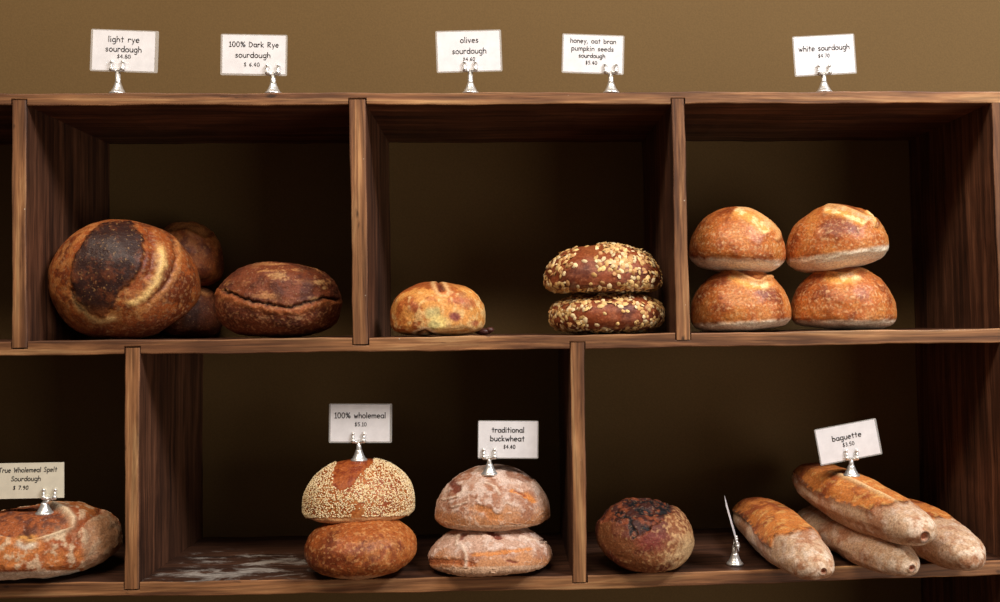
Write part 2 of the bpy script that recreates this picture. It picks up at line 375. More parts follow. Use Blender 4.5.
# ---- big light rye boule tipped on its edge
use_res(7)
def hk_rye(u, v, fr, P, n, d):
    s = fbm(P, 24, 4, 1); s2 = fbm(P, 80, 3, 2); s3 = fbm(P, 190, 2, 4); f = sstep(-.15, .1, fr)
    vp = lambda *q: [((x-124.)/76, (280-y)/60.) for x, y in q]; uu = u+.03*s2; vv = v+.03*s3
    c = lerp(col(.34, .105, .028), col(.17, .045, .014), sstep(-.2, .4, s+.15*u+.5*s3)); c = lerp(c, col(.52, .24, .08), .6*sstep(.05, .5, s2-.35*u))
    disc = pin(uu, vv, vp((130, 221), (144, 237), (146, 257), (135, 280), (119, 294), (113, 308), (105, 319), (87, 314), (71.5, 297), (67, 277), (71, 255), (85, 235), (100, 223)))
    m = sstep(-.01, .03, disc)*f
    dark = lerp(col(.042, .016, .012), col(.13, .042, .018), sstep(.05, .5, .6*s+.5*s2+.5*s3)); dark = lerp(dark, col(.22, .075, .025), sstep(.16, .02, disc)*.45*sstep(-.2, .3, s2))
    dark = lerp(dark, col(.30, .11, .035), sstep(-.35, -.6, v)*.7); c = lerp(c, dark, m*.97)
    dr, _, tr = polyd(uu, vv, vp((68, 290), (73, 302), (86, 316), (97, 322), (112, 319))); rim = gauss(dr, .05)*f*sstep(0, .4, tr)
    c = lerp(c, col(.78, .54, .25), rim*.9); c = lerp(c, col(.03, .012, .008), gauss(dr-.0, .018)*f*sstep(.7, .3, tr)*.8)
    dp = np.hypot(u-vp((124, 304))[0][0], (v-vp((124, 306))[0][1])*1.3); c = lerp(c, col(.60, .33, .13), gauss(dp, .26)*f*(1-m)*.8*sstep(-.3, .2, s2))
    db, sb, tb = polyd(uu, vv, vp((158, 240), (163, 253), (163, 266), (156, 284), (144, 298), (132, 304))); band = gauss(db, .055)*f*sstep(0, .2, tb)
    dg, _, tg = polyd(uu, vv, vp((150, 235), (154, 250), (154, 264), (149, 276))); gro = gauss(dg, .05)*f
    c = lerp(c, col(.22, .055, .02), gro*.85*sstep(-.4, .2, s2+.1)); c = lerp(c, col(.84, .60, .26), band*.9)
    do, so, to = polyd(uu, vv, vp((164, 224), (174, 238), (178, 256), (174, 274), (163, 290), (148, 303))); out = gauss(do, .025)*f
    c = lerp(c, col(.14, .035, .012), gauss(do, .02)*f*.7); c = lerp(c, col(.60, .30, .11), gauss(do-.05, .04)*(so > 0)*f*.6)
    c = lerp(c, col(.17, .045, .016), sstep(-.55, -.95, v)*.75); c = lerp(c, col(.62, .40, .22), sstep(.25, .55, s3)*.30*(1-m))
    disp = .034*sstep(-.01, .05, disc)*f+.014*rim-.022*gauss(dr, .03)*f*(1-rim)-.03*gro+.016*band-.02*gauss(do, .03)*f+.004*s+.002*s2
    return disp, c
mz = lambda x: Mz(at(x, 338, .08)[0])
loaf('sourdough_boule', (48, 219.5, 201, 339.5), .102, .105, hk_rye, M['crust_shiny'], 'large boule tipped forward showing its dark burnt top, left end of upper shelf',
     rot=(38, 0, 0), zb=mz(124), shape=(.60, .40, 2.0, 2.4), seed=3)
use_res(6)
def hk_dull(seed, c1, c2, c3):
    def hk(u, v, fr, P, n, d):
        s = fbm(P, 30, 4, seed); s2 = fbm(P, 90, 3, seed+1)
        c = lerp(col(*c1), col(*c2), sstep(-.3, .4, s)); c = lerp(c, col(*c3), .7*sstep(.1, .6, s2+.5*v))
        dd, sd, tt = polyd(u, v, [(-.6, .75), (0, .92), (.55, .62)])
        b_ = gauss(dd, .10)*(fr > -.3); c = lerp(c, col(.60, .30, .12), b_*.6)
        return .008*s+.003*s2-.03*b_+.03*gauss(dd-.17, .06)*(fr > -.3), c
    return hk
loaf('sourdough_boule', (156, 283, 223, 337), .2365, .056, hk_dull(11, (.16, .05, .02), (.09, .03, .012), (.25, .09, .035)), M['crust_dark'],
     'dark round boule half hidden behind the large tipped boule, bottom of its pair', 'boules behind the large tipped boule', zb=mz(190))
loaf('sourdough_boule', (148, 221.5, 224, 287), .2365, .056, hk_dull(14, (.36, .12, .035), (.18, .05, .018), (.50, .22, .08)), M['crust_shiny'],
     'reddish brown boule peeping out behind the large tipped boule, top of its pair', 'boules behind the large tipped boule')
# ---- dark rye with a lip-like crack
use_res(7)
def hk_dark(u, v, fr, P, n, d):
    s = fbm(P, 28, 4, 21); s2 = fbm(P, 95, 3, 22); fn = fbm(P, 200, 2, 23)
    c = lerp(col(.21, .062, .022), col(.12, .034, .014), sstep(-.2, .4, s)); f = fr > -.2
    # upper half: streaks of pale dough sideways
    st = fbm(P*np.array([.35, 1, 1.8]), 55, 3, 24); upm = sstep(-.12, .1, v)
    c = lerp(c, col(.52, .27, .11), upm*.9*sstep(.0, .35, st+.4*fn)*sstep(-.4, .3, fbm(P, 16, 2, 25)+.1)*.8); 
    for (pu, pv, r) in ((.0, .62, .16), (.66, .45, .10), (.60, .02, .11), (.72, .30, .06)):
        c = lerp(c, col(.66, .42, .20), .6*sstep(1.2, .2, np.hypot(u-pu, (v-pv)*1.4)/r+.8*s2+.5*fn)*f)
    for (pu, pv, r) in ((-.22, -.48, .12), (.33, -.50, .14)):
        c = lerp(c, col(.50, .28, .15), .8*sstep(1, .3, np.hypot(u-pu, (v-pv)*1.6)/r+.6*s2)*f)
    wv = .05*fbm(P*np.array([1, .2, .2]), 60, 3, 26)+.03*s2
    dd, sd, tt = polyd(u, v+wv, [(-.88, .26), (-.55, .03), (-.25, -.10), (.05, -.22), (.20, -.24), (.45, -.08), (.70, .02), (.92, -.02)])
    crack = gauss(dd, .028)*f; c = lerp(c, col(.025, .009, .005), np.clip(crack*1.1, 0, 1))
    lip = gauss(dd-.11, .09)*(sd < 0)*f; c = lerp(c, col(.42, .15, .05), lip*.75)
    c = lerp(c, col(.55, .30, .14), .45*sstep(.15, .5, fn)*sstep(.2, -.3, v))
    return .010*s+.006*s2+.004*fn-.045*crack+.018*lip+.010*gauss(dd-.08, .06)*(sd > 0)*f+.008*upm*st, c
loaf('dark_rye_loaf', (214.5, 261.5, 342.5, 337), .10, .080, hk_dark, M['crust_dark'], 'oval dark rye loaf with a ragged crack across its front, beside the large tipped boule',
     zb=mz(278), shape=(.56, .44, 2.3, 2.6), seed=5)
# ---- olive loaf
def hk_olive(u, v, fr, P, n, d):
    s = fbm(P, 28, 4, 31); s2 = fbm(P, 80, 3, 32); f = fr > -.2
    c = lerp(col(.72, .36, .11), col(.50, .17, .045), sstep(-.1, .4, s+.25*v-.25*u)); c = lerp(c, col(.80, .55, .26), .8*sstep(.0, .5, s2-.5*v+.2*u))
    c = lerp(c, col(.30, .085, .025), sstep(.55, 1.0, v+.2*s)*.75)
    for (pu, pv, r, cc, k) in ((-.12, -.15, .22, (.56, .52, .26), .75), (.02, -.55, .28, (.84, .68, .28), .8), (-.08, -.6, .16, (.50, .48, .24), .6), (.36, -.28, .15, (.26, .06, .06), .9),
                             (-.50, .06, .18, (.40, .13, .07), .6), (.64, .20, .22, (.42, .13, .06), .7), (.78, -.55, .10, (.40, .12, .07), .7), (-.45, -.55, .12, (.36, .12, .05), .6), (.52, .52, .12, (.42, .22, .09), .6)):
        c = lerp(c, col(*cc), k*sstep(1.1, .45, np.hypot(u-pu, (v-pv)*.8)/r+.35*s2)*f)
    dd, sd, tt = polyd(u, v, [(.02, .95), (.05, .80), (.12, .60)])
    crk = gauss(dd+.05*s2, .05)*f*sstep(1, .7, tt); c = lerp(c, col(.16, .04, .02), crk); c = lerp(c, col(.80, .55, .28), .7*gauss(dd-.12, .05)*f)
    d3, _, _ = polyd(u, v, [(-.42, -.90), (-.28, -.80), (-.12, -.98)])
    c = lerp(c, col(.10, .04, .02), gauss(d3, .05)*f*.9); c = lerp(c, col(.85, .72, .5), .8*gauss(d3-.10, .04)*f)
    return .014*s+.005*s2-.055*crk-.03*gauss(d3, .05)*f+.02*gauss(np.hypot(u-.05, v-.86), .2), c
ol, P_, n_, _, _ = loaf('olive_sourdough_loaf', (390, 281.5, 485.5, 337.5), .075, .068, hk_olive, M['crust_smooth'], 'small pale golden loaf with dark olive spots in the upper middle cubby',
     zb=mz(437), shape=(.60, .40, 2.25, 4.0), seed=8)
M['olive'] = plain('baked_olive', (.09, .028, .02), .4)
b = MB(); px = at(486, 329, .09)
lx = px[0]-ol.location.x
b.ball((lx-.004, .012, .006), .0085, 12, 9, (1.5, 1, .65)); b.ball((lx+.006, .010, .0085), .0075, 12, 9, (.9, .9, .6))
b.build('baked_out_olive', M['olive'], ol, True)
use_res(6)
# ---- oat loaves with real flakes
def hk_oat(seed, bare):
    def hk(u, v, fr, P, n, d):
        s = fbm(P, 25, 4, seed); s2 = fbm(P, 85, 3, seed+1)
        c = lerp(col(.30, .085, .03), col(.17, .045, .018), sstep(-.25, .4, s)); c = lerp(c, col(.42, .17, .09), .45*sstep(0, .5, s2))
        c = lerp(c, col(.50, .33, .22), .5*sstep(-.55, -.95, v+.3*s2)*(fr > 0))
        c = lerp(c, col(.50, .30, .12), sstep(-.93, -1, v)*.7)
        disp = .012*s+.004*s2
        if bare == 0:
            dd = np.abs(u+.22-.18*(1-v)); disp = disp-.03*gauss(dd, .22)*sstep(.45, 1, v)
            c = lerp(c, col(.34, .12, .04), .7*gauss(dd, .18)*sstep(.2, .8, v))
        return disp, c
    return hk
def flake_mat():
    m, t, b = nodes('oat_flake'); a = N(t, 'ShaderNodeAttribute', attribute_name='tone'); L(t, a.outputs['Color'], b.inputs['Base Color']); b.inputs['Roughness'].default_value = .6; return m
M['flake'] = flake_mat(); M['seed'] = flake_mat(); M['seed'].name = 'sesame_seed'
def scatter(name, parent, P, n, dens, count, size, tones, mat, seed, minrel=.5, lift=.0, oval=(.7, 1.0), tilt=.25, dome=.35):
    """many small seeds or flakes, real geometry joined into one part"""
    r = np.random.default_rng(seed); pick = []; cell = size*minrel*1.7; used = {}
    order = r.choice(len(P), size=min(len(P), count*14), replace=False if count*14 < len(P) else False, p=None)
    for i in order:
        if len(pick) >= count: break
        if r.random() > dens[i]: continue
        key = tuple(np.floor(P[i]/cell).astype(int))
        if key in used: continue
        used[key] = 1; pick.append(i)
    V = []; Fc = []; T = []
    ring = 6
    for i in pick:
        nn = Vector(n[i]+r.normal(size=3)*tilt).normalized(); a = nn.orthogonal().normalized(); a.rotate(Matrix.Rotation(r.random()*6.28, 3, nn)); c2 = nn.cross(a)
        s = size*(.7+.5*r.random()); o_ = r.uniform(*oval); base = Vector(P[i])+nn*lift; k = len(V)
        for lev, rad in ((0.0, 1.0), (dome, .62)):
            for j in range(ring):
                q = 2*math.pi*j/ring; V.append(base+(a*math.cos(q)*rad+c2*math.sin(q)*rad*o_)*s+nn*s*(lev-.05))
        V.append(base+nn*s*(dome*1.15)); 
        for j in range(ring):
            j2 = (j+1) % ring; Fc += [(k+j, k+j2, k+ring+j2, k+ring+j), (k+ring+j, k+ring+j2, k+2*ring)]
        t_ = tones[r.integers(len(tones))]; f_ = .8+.35*r.random(); T += [(t_[0]*f_, t_[1]*f_, t_[2]*f_, 1)]*(2*ring+1)
    o = mesh_obj(name, V, Fc, mat, parent, True)
    at_ = o.data.color_attributes.new('tone', 'FLOAT_COLOR', 'POINT'); at_.data.foreach_set('color', np.clip(np.array(T), 0, 1).astype(np.float32).ravel())
    return tag(o, kind='stuff')
for k, (box, zbx, lab) in enumerate((((549.5, 293, 664, 334.8), None, 'lower oat-topped brown loaf, flakes round a bare reddish front'), ((544, 243.5, 662, 294.5), None, 'upper oat-topped brown loaf, flattened top strewn with flakes, bare dent on its left'))):
    o, P, n, u, v = loaf('oat_loaf', box, .085, .082, hk_oat(41+k*5, 1-k), M['crust_smooth'], lab, 'oat-topped loaves stacked in the middle cubby', zb=(mz(607) if k == 0 else None),
                         shape=((.55, .45, 2.5, 3.0) if k == 0 else (.74, .26, 2.1, 3.4)), seed=9+k, rot=(0, 0, 0))
    fr = -n[:, 1]; cl = fbm(P, 32, 2, 55+k)
    if k == 0: dens = np.where((np.abs(u-.08) < .42) & (v > -.72) & (v < .35), .03, .75)*sstep(-.5, .15, cl+.28)
    else:
        g1 = (u > -.12-.15*v) & (u < .72) & (v > -.05); g2 = (u > .25) & (v > -.9); g3 = (u < -.38) & (v > .1); g4 = (u < -.6) & (v < .2)
        dens = np.where(g1, 1.0, np.where(g2, .8, np.where(g3, .7, np.where(g4, .6, .14))))*sstep(-.55, .05, cl+.3)
        dens = np.where((np.abs(u+.28) < .16) & (v > .1), .03, dens); dens = np.where((v < -.75) & (u > -.6), .5, dens)
    dens = np.where(v < -.95, 0, dens)
    scatter('oat_flakes', o, P, n, dens, 950, .0048, [(.76, .50, .19), (.66, .38, .13), (.82, .62, .33), (.52, .26, .09)], M['flake'], 5+k, .55, .0004, (.6, .85), .32, .22)
# ---- four white sourdough loaves
use_res(7)
def hk_white(seed, scores, skew=0, base=.16, dark=0.0):
    def hk(u, v, fr, P, n, d):
        s = fbm(P, 24, 4, seed); s2 = fbm(P, 75, 3, seed+1); sp = fbm(P, 230, 2, seed+2)
        rings = .5+.5*np.cos((v-.12*u)*26+.6*s)   # faint rings from the proving basket
        c = lerp(col(.50, .17, .045), col(.28, .075, .02), sstep(-.05, .55, s+dark)); c = lerp(c, col(.60, .28, .08), .5*sstep(.0, .5, -s))
        c = lerp(c, col(.78, .54, .30), .62*sstep(.0, .5, sp)*(.3+.7*rings)*sstep(1.0, .2, np.abs(v+.05)))
        lv = (v+1)/2-skew*u; pale = sstep(base+.06, base-.02, lv+.02*s2)
        c = lerp(c, col(.93, .82, .64), pale*.95)
        disp = .010*s+.003*s2+.002*sp
        for (pts, wd, amp) in scores:
            dd, sd, tt = polyd(u, v, pts); b_ = gauss(dd, wd)*(fr > -.35)*sstep(0, .08, tt)*sstep(1, .92, tt)
            c = lerp(c, lerp(col(.78, .42, .13), col(.92, .68, .36), sstep(-.2, .3, s2)), b_*.92); c = lerp(c, col(.20, .05, .015), .6*gauss(dd-wd*1.9, wd*.3)*(fr > -.35)*(sd > 0))
            rdg = gauss(dd-wd*1.25, wd*.35)*(sd > 0)*(fr > -.35); disp = disp-amp*b_+amp*1.1*rdg; c = lerp(c, col(.80, .52, .24), .5*rdg)
        return disp, c
    return hk
G4 = 'white sourdough loaves stacked in the right cubby'
W = [((690.5, 267, 791.5, 332.5), .10, (0, -3, 8), hk_white(61, [([(-.25, .78), (.05, .58), (.30, .42), (.52, .42), (.62, .56)], .11, .03)], .03, .13, .12), 'darkest white sourdough loaf, bottom left of four beside the divider', mz(741)),
     ((790, 264.5, 897, 331.5), .10, (0, 2, -6), hk_white(66, [([(-.38, .66), (-.12, .56), (.15, .56), (.36, .68)], .13, .02)], .0, .12, .0), 'white sourdough loaf with an oval ear, bottom right of four', mz(843)),
     ((688.5, 206.5, 786, 275), .10, (0, 5, 10), hk_white(71, [([(-.05, .95), (.25, .76), (.50, .50), (.70, .20)], .17, .02)], -.03, .20, -.05), 'speckled white sourdough loaf tilting right, top left of four', None),
     ((785.5, 203.5, 889, 273), .10, (0, -8, -10), hk_white(76, [([(-.30, .86), (.10, .76), (.40, .58), (.62, .42)], .12, .03), ([(.58, .80), (.72, .62), (.78, .40)], .05, -.03)], .10, .26, .0), 'white sourdough loaf tilting left with pale base showing, top right of four', None)]
for i, (box, yc, rot, hk, lab, zb) in enumerate(W):
    loaf('white_sourdough_loaf', box, yc, .078, hk, M['crust_white'], lab, G4, rot=rot, zb=zb, shape=((.74, .26, 2.0, 3.2) if i < 2 else (.70, .30, 2.0, 2.7)), seed=60+i)
# ---- seeded wholemeal on plain wholemeal
def bz(x, Y=.03): return Bz(at(x, 578, Y)[0])
def hk_whole(u, v, fr, P, n, d):
    s = fbm(P, 24, 4, 81); s2 = fbm(P, 85, 3, 82); sp = fbm(P, 190, 2, 83)
    c = lerp(col(.38, .12, .032), col(.20, .052, .016), sstep(-.2, .45, .6*s-.3*v-.3*u)); c = lerp(c, col(.54, .23, .07), .6*sstep(-.1, .6, .7*s2+.4*s+.3*u))
    c = lerp(c, col(.66, .38, .17), .5*sstep(.2, .55, sp)); c = lerp(c, col(.62, .40, .24), sstep(-1.06, -1.14, v)*.7)
    return .012*s+.004*s2+.002*sp, c
loaf('wholemeal_loaf', (304, 514, 417, 580), .082, .085, hk_whole, M['crust_shiny'], 'plain orange-brown wholemeal loaf underneath the seeded one', 'wholemeal loaves stacked in the lower middle cubby',
     zb=bz(360), shape=(.56, .44, 2.15, 2.4), seed=12)
wedge = lambda u, v: pin(u, v, [(-.42, 1.3), (-.40, .85), (-.46, .45), (-.46, .12), (-.38, -.02), (-.26, -.02), (-.12, .12), (.0, .45), (.22, .80), (.34, 1.3)])
def hk_seed(u, v, fr, P, n, d):
    s = fbm(P, 24, 4, 91); s2 = fbm(P, 85, 3, 92)
    c = lerp(col(.42, .15, .04), col(.34, .10, .028), sstep(-.2, .4, s)); c = lerp(c, col(.48, .27, .10), .35*sstep(0, .5, s2))
    q = sstep(-.03, .02, wedge(u, v)+.03*s2)*(n[:, 1] < .4)
    c = lerp(c, lerp(col(.40, .12, .03), col(.28, .065, .018), sstep(-.2, .3, s2)), q); c = lerp(c, col(.66, .42, .22), sstep(-.93, -1, v)*.8)
    return .010*s+.003*s2-.012*q, c
o, P, n, u, v = loaf('seeded_wholemeal_loaf', (302.5, 458, 414.5, 525), .082, .085, hk_seed, M['crust_smooth'], 'wholemeal loaf coated in sesame seeds with a bare scored wedge, carrying a price sign',
     'wholemeal loaves stacked in the lower middle cubby', shape=(.78, .22, 2.05, 3.4), seed=15)
seedtop = o
bare = wedge(u, v) > -.01
cl = fbm(P, 40, 2, 95); dens = np.where(bare, 0, 1.0)*np.where(v < -.45, sstep(-.35, .1, cl+.12+.25*np.abs(u)-.45*gauss(u-.05, .25)), 1)*np.where(v < -.93, 0, 1)
dens = np.where(bare, 0, dens)
scatter('sesame_seeds', o, P, n, dens, 8000, .00155, [(.78, .60, .34), (.84, .68, .42), (.70, .50, .24)], M['seed'], 9, .42, .0002, (.6, .75), .2, .5)
# ---- buckwheat pair
def hk_buck(seed, marks, cracks):
    def hk(u, v, fr, P, n, d):
        s = fbm(P, 24, 4, seed); s2 = fbm(P, 70, 4, seed+1); f = fr > -.2
        c = lerp(col(.54, .36, .27), col(.40, .20, .12), sstep(-.15, .4, s)); c = lerp(c, col(.66, .52, .44), .8*sstep(-.05, .4, s2+.2*v))
        c = lerp(c, col(.52, .24, .09), .75*sstep(-.35, -.8, v+.5*s))
        wr = np.abs(fbm(P*np.array([1, 1, 1.2]), 34, 3, seed+3)); c = lerp(c, col(.72, .58, .47), .55*sstep(.07, .0, wr)*f)
        disp = .012*s+.006*s2+.010*sstep(.08, 0, wr)
        for (pts, wd, cc, k) in marks:
            dd, _, _ = polyd(u, v, pts); mk = sstep(wd*1.4, wd*.5, dd+.3*wd*s2*2)*f; c = lerp(c, col(*cc), mk*k); disp = disp-.018*mk
        for pts in cracks:
            dd, sd, _ = polyd(u, v+.02*s2, pts); c = lerp(c, col(.74, .60, .48), .8*gauss(dd, .025)*f); disp = disp+.009*gauss(dd, .04)*f-.012*gauss(dd-.06, .03)*f*(sd < 0)
        c = lerp(c, col(.62, .45, .32), sstep(-.95, -1, v)*.7)
        return disp, c
    return hk
RB = (.20, .045, .022); OR = (.62, .26, .07)
loaf('buckwheat_loaf', (427.5, 520, 552.5, 577.5), .078, .085, hk_buck(101, [([(-.98, -.70), (-.60, -.72), (-.35, -.85)], .12, (.40, .13, .04), .8), ([(-.2, -.42), (.2, -.36), (.62, -.22)], .09, OR, .8), ([(-.48, .28), (-.42, .48)], .06, RB, .8),
     ([(-.1, .75), (.02, .52), (.14, .30)], .06, RB, .9), ([(.30, -.75), (.40, -.82)], .05, RB, .8), ([(.85, .10), (.95, .2)], .06, (.1, .03, .02), .8)], [[(-.40, -1), (-.38, -.45), (-.45, 0)], [(-.5, .5), (-.55, .0)], [(.5, .35), (.75, .1), (.95, .05)]]),
     M['crust_flour'], 'flour-dusted buckwheat loaf, the flatter one underneath', 'buckwheat loaves stacked in the lower middle cubby', zb=bz(490), shape=(.76, .24, 1.8, 3.4), seed=17)
o, P, n, u, v = loaf('buckwheat_loaf', (434.5, 464, 550.5, 532), .082, .085, hk_buck(111, [([(-.70, .45), (-.62, .20)], .09, RB, .8), ([(.35, .15), (.55, .02), (.72, -.20)], .06, OR, .9), ([(.40, .16), (.58, -.02)], .03, (.30, .08, .03), .8), ([(-.3, -.35), (-.1, -.5), (.1, -.75)], .10, OR, .6),
     ([(.25, .75), (.6, .5)], .07, (.24, .09, .04), .6)], [[(-.85, -.1), (-.62, -.0), (-.5, .25)], [(-.70, -.35), (-.45, -.2)], [(-.12, .45), (.05, .30), (.12, .05)]]),
     M['crust_flour'], 'flour-dusted domed buckwheat loaf carrying a price sign', 'buckwheat loaves stacked in the lower middle cubby', shape=(.78, .22, 1.95, 3.4), seed=18)
bucktop = o
# ---- burnt-topped boule
def hk_burnt(u, v, fr, P, n, d):
    s = fbm(P, 26, 4, 121); s2 = fbm(P, 85, 3, 122); sp = fbm(P, 170, 2, 123); f = fr > -.3
    c = lerp(col(.27, .11, .045), col(.16, .045, .022), sstep(-.25, .4, s)); c = lerp(c, col(.56, .36, .18), .7*sstep(-.1, .55, sp+.5*u-.2))
    c = lerp(c, col(.22, .045, .03), .75*sstep(1, .3, np.hypot(u-.12, v+.28)/.45+.3*s2)*f)
    c = lerp(c, col(.62, .46, .27), .7*sstep(.55, .95, u-.25*v+.3*s2)*sstep(.2, -.5, v))
    edge = .14+.22*np.abs(u-.05)+.25*sstep(.2, .6, u)+.12*s2-.30*gauss(u+.12, .2); top = sstep(edge-.06, edge+.06, v)*(n[:, 1] < .5)
    top = top*sstep(.66, .52, u-.0*v)
    c = lerp(c, lerp(col(.24, .072, .028), col(.07, .020, .012), sstep(-.25, .25, s2)), top)
    blk = 0; u0, v0 = u, v; u = u+.07*s2+.05*sp; v = v+.09*fbm(P, 60, 3, 127)
    for (pts, wd) in (([(-.30, .35), (-.25, .12), (-.22, -.08)], .075), ([(-.12, .72), (0, .62), (.10, .60)], .10), ([(-.02, .20), (.06, .15)], .075), ([(.3, .85), (.48, .72), (.40, .60)], .13), ([(-.65, .60), (-.5, .55)], .09), ([(-.35, .88), (0, .96), (.3, .95)], .06), ([(-.4, .5), (-.3, .45)], .06)):
        dd, _, _ = polyd(u, v, pts); blk = np.maximum(blk, sstep(wd*1.2, wd*.6, dd+.05*s2))
    u, v = u0, v0; blk = blk*f*sstep(-.6, .1, s2+.25); c = lerp(c, col(.012, .010, .012), blk)
    rdg = gauss(v-edge, .06)*(n[:, 1] < .4)*sstep(.7, .5, u)
    return .012*s+.004*s2+.003*sp-.035*top+.018*top*fbm(P, 45, 2, 9)*2+.012*rdg-.02*blk, c
loaf('burnt_top_boule', (595, 497.5, 694.5, 573), .080, .075, hk_burnt, M['crust_dark'], 'round boule with a blackened cracked top, alone by the lower divider', zb=bz(645, .03), rot=(12, 5, 0), shape=(.55, .45, 2.1, 2.35), seed=21)
# ---- spelt loaf, left edge
def hk_spelt(u, v, fr, P, n, d):
    s = fbm(P, 20, 4, 131); s2 = fbm(P, 65, 4, 132); f = fr > -.3
    c = lerp(col(.55, .22, .07), col(.36, .11, .035), sstep(-.2, .4, s)); c = lerp(c, col(.66, .50, .34), .8*sstep(.05, .42, s2+.15*s))
    vx = lambda x: (x-34)/89.; vy = lambda y: (541-y)/40.
    pt = lambda *q: [(vx(x), vy(y)) for x, y in q]
    # open torn top with a pale rim curling round it
    dd, sd, tt = polyd(u, v, pt((50, 500), (66, 507), (76, 518), (77, 527), (62, 534), (40, 540), (20, 543), (-10, 535)))
    inside = (sd < 0)*(v > vy(545))*(u < vx(79))*f; ins = sstep(0, .08, dd)*inside
    c = lerp(c, lerp(col(.36, .12, .04), col(.16, .045, .02), sstep(-.2, .35, s2+.3*v-.2)), ins*.95)
    rim = gauss(dd, .05)*f*sstep(1, .45, tt); c = lerp(c, col(.72, .58, .40), rim*.9)
    fl = gauss(np.hypot(u-vx(68), (v-vy(540))*.8), .24)*f; c = lerp(c, col(.64, .50, .34), .85*fl*sstep(-.2, .2, s2+.1))
    d2, s_2, _ = polyd(u, v, pt((84, 545), (82, 532), (92, 520), (108, 511)))
    val = gauss(d2-.03, .10)*f*(s_2 > 0); c = lerp(c, col(.30, .10, .035), val*.8)
    right = sstep(vx(84), vx(92), u)*(s_2 < 0); c = lerp(c, col(.36, .23, .14), right*.75*f)
    d4, _, _ = polyd(u, v, pt((18, 547), (24, 551), (33, 546))); c = lerp(c, col(.80, .72, .6), gauss(d4, .06)*f*.8)
    d5, _, _ = polyd(u, v, pt((20, 538), (30, 537), (31, 543))); c = lerp(c, col(.72, .40, .12), gauss(d5, .07)*f*.8)
    d6, _, _ = polyd(u, v, pt((26, 517), (22, 528), (30, 540))); c = lerp(c, col(.10, .03, .015), gauss(d6, .03)*f*.8)
    c = lerp(c, col(.72, .62, .5), sstep(-.90, -.97, v)*.9*(u < .55))
    return .014*s+.008*s2-.035*ins+.028*rim-.06*val+.02*gauss(d5, .07)*f-.02*gauss(d6, .04)*f, c
sp, P, n, u, v = loaf('spelt_loaf', (-55, 501, 123, 581), .092, .10, hk_spelt, M['crust_flour'], 'rustic spelt loaf with torn open top, carrying the handwritten card',
     zb=bz(34), rot=(0, 0, 8), shape=(.60, .40, 2.5, 2.5), seed=23, lump=.04)
# ---- baguettes
def baguette(far, Yf, near, Yn, wr, hr, hook, label, seed, twist=0):
    a = at(*far, Yf); b_ = at(*near, Yn); ax = b_-a; Lh = np.linalg.norm(ax)/2; ax = ax/(2*Lh); mid = (a+b_)/2
    side = np.cross(ax, [0, 0, 1]); side /= np.linalg.norm(side); side = -side if side[0] < 0 else side; upv = np.cross(side, ax); upv = upv if upv[2] > 0 else -upv
    d = SV; t = d[:, 1]          # along the loaf: +1 = near end
    cc = np.sqrt(np.clip(1-t**2, 0, 1)); rad = cc**.74; h = np.maximum(cc, 1e-9); cx, cz = d[:, 0]/h, d[:, 2]/h
    flat = np.where(cz < 0, .78, 1.0); P = np.stack([cx*rad*wr, np.sign(t)*np.abs(t)**1.0*Lh, cz*rad*hr*flat], 1)
    P[:, 0] += .004*np.sin(t*2.2+seed); P += SV*(fbm(SV, 1.4, 2, seed)*.004)[:, None]
    n = normals(P); s = P[:, 1]/Lh; disp, c = hook(s, np.arctan2(cx, cz), P, n, seed); P = P+n*disp[:, None]
    Wd = P[:, [0]]*side+P[:, [1]]*ax+P[:, [2]]*upv
    zmin = Wd[:, 2].min(); Wd[:, 2] -= zmin; return finish('baguette', Wd, c, M['crust_flour'], (mid[0], mid[1], mid[2]+zmin), label, 'baguettes on the lower right shelf'), mid[2]+zmin
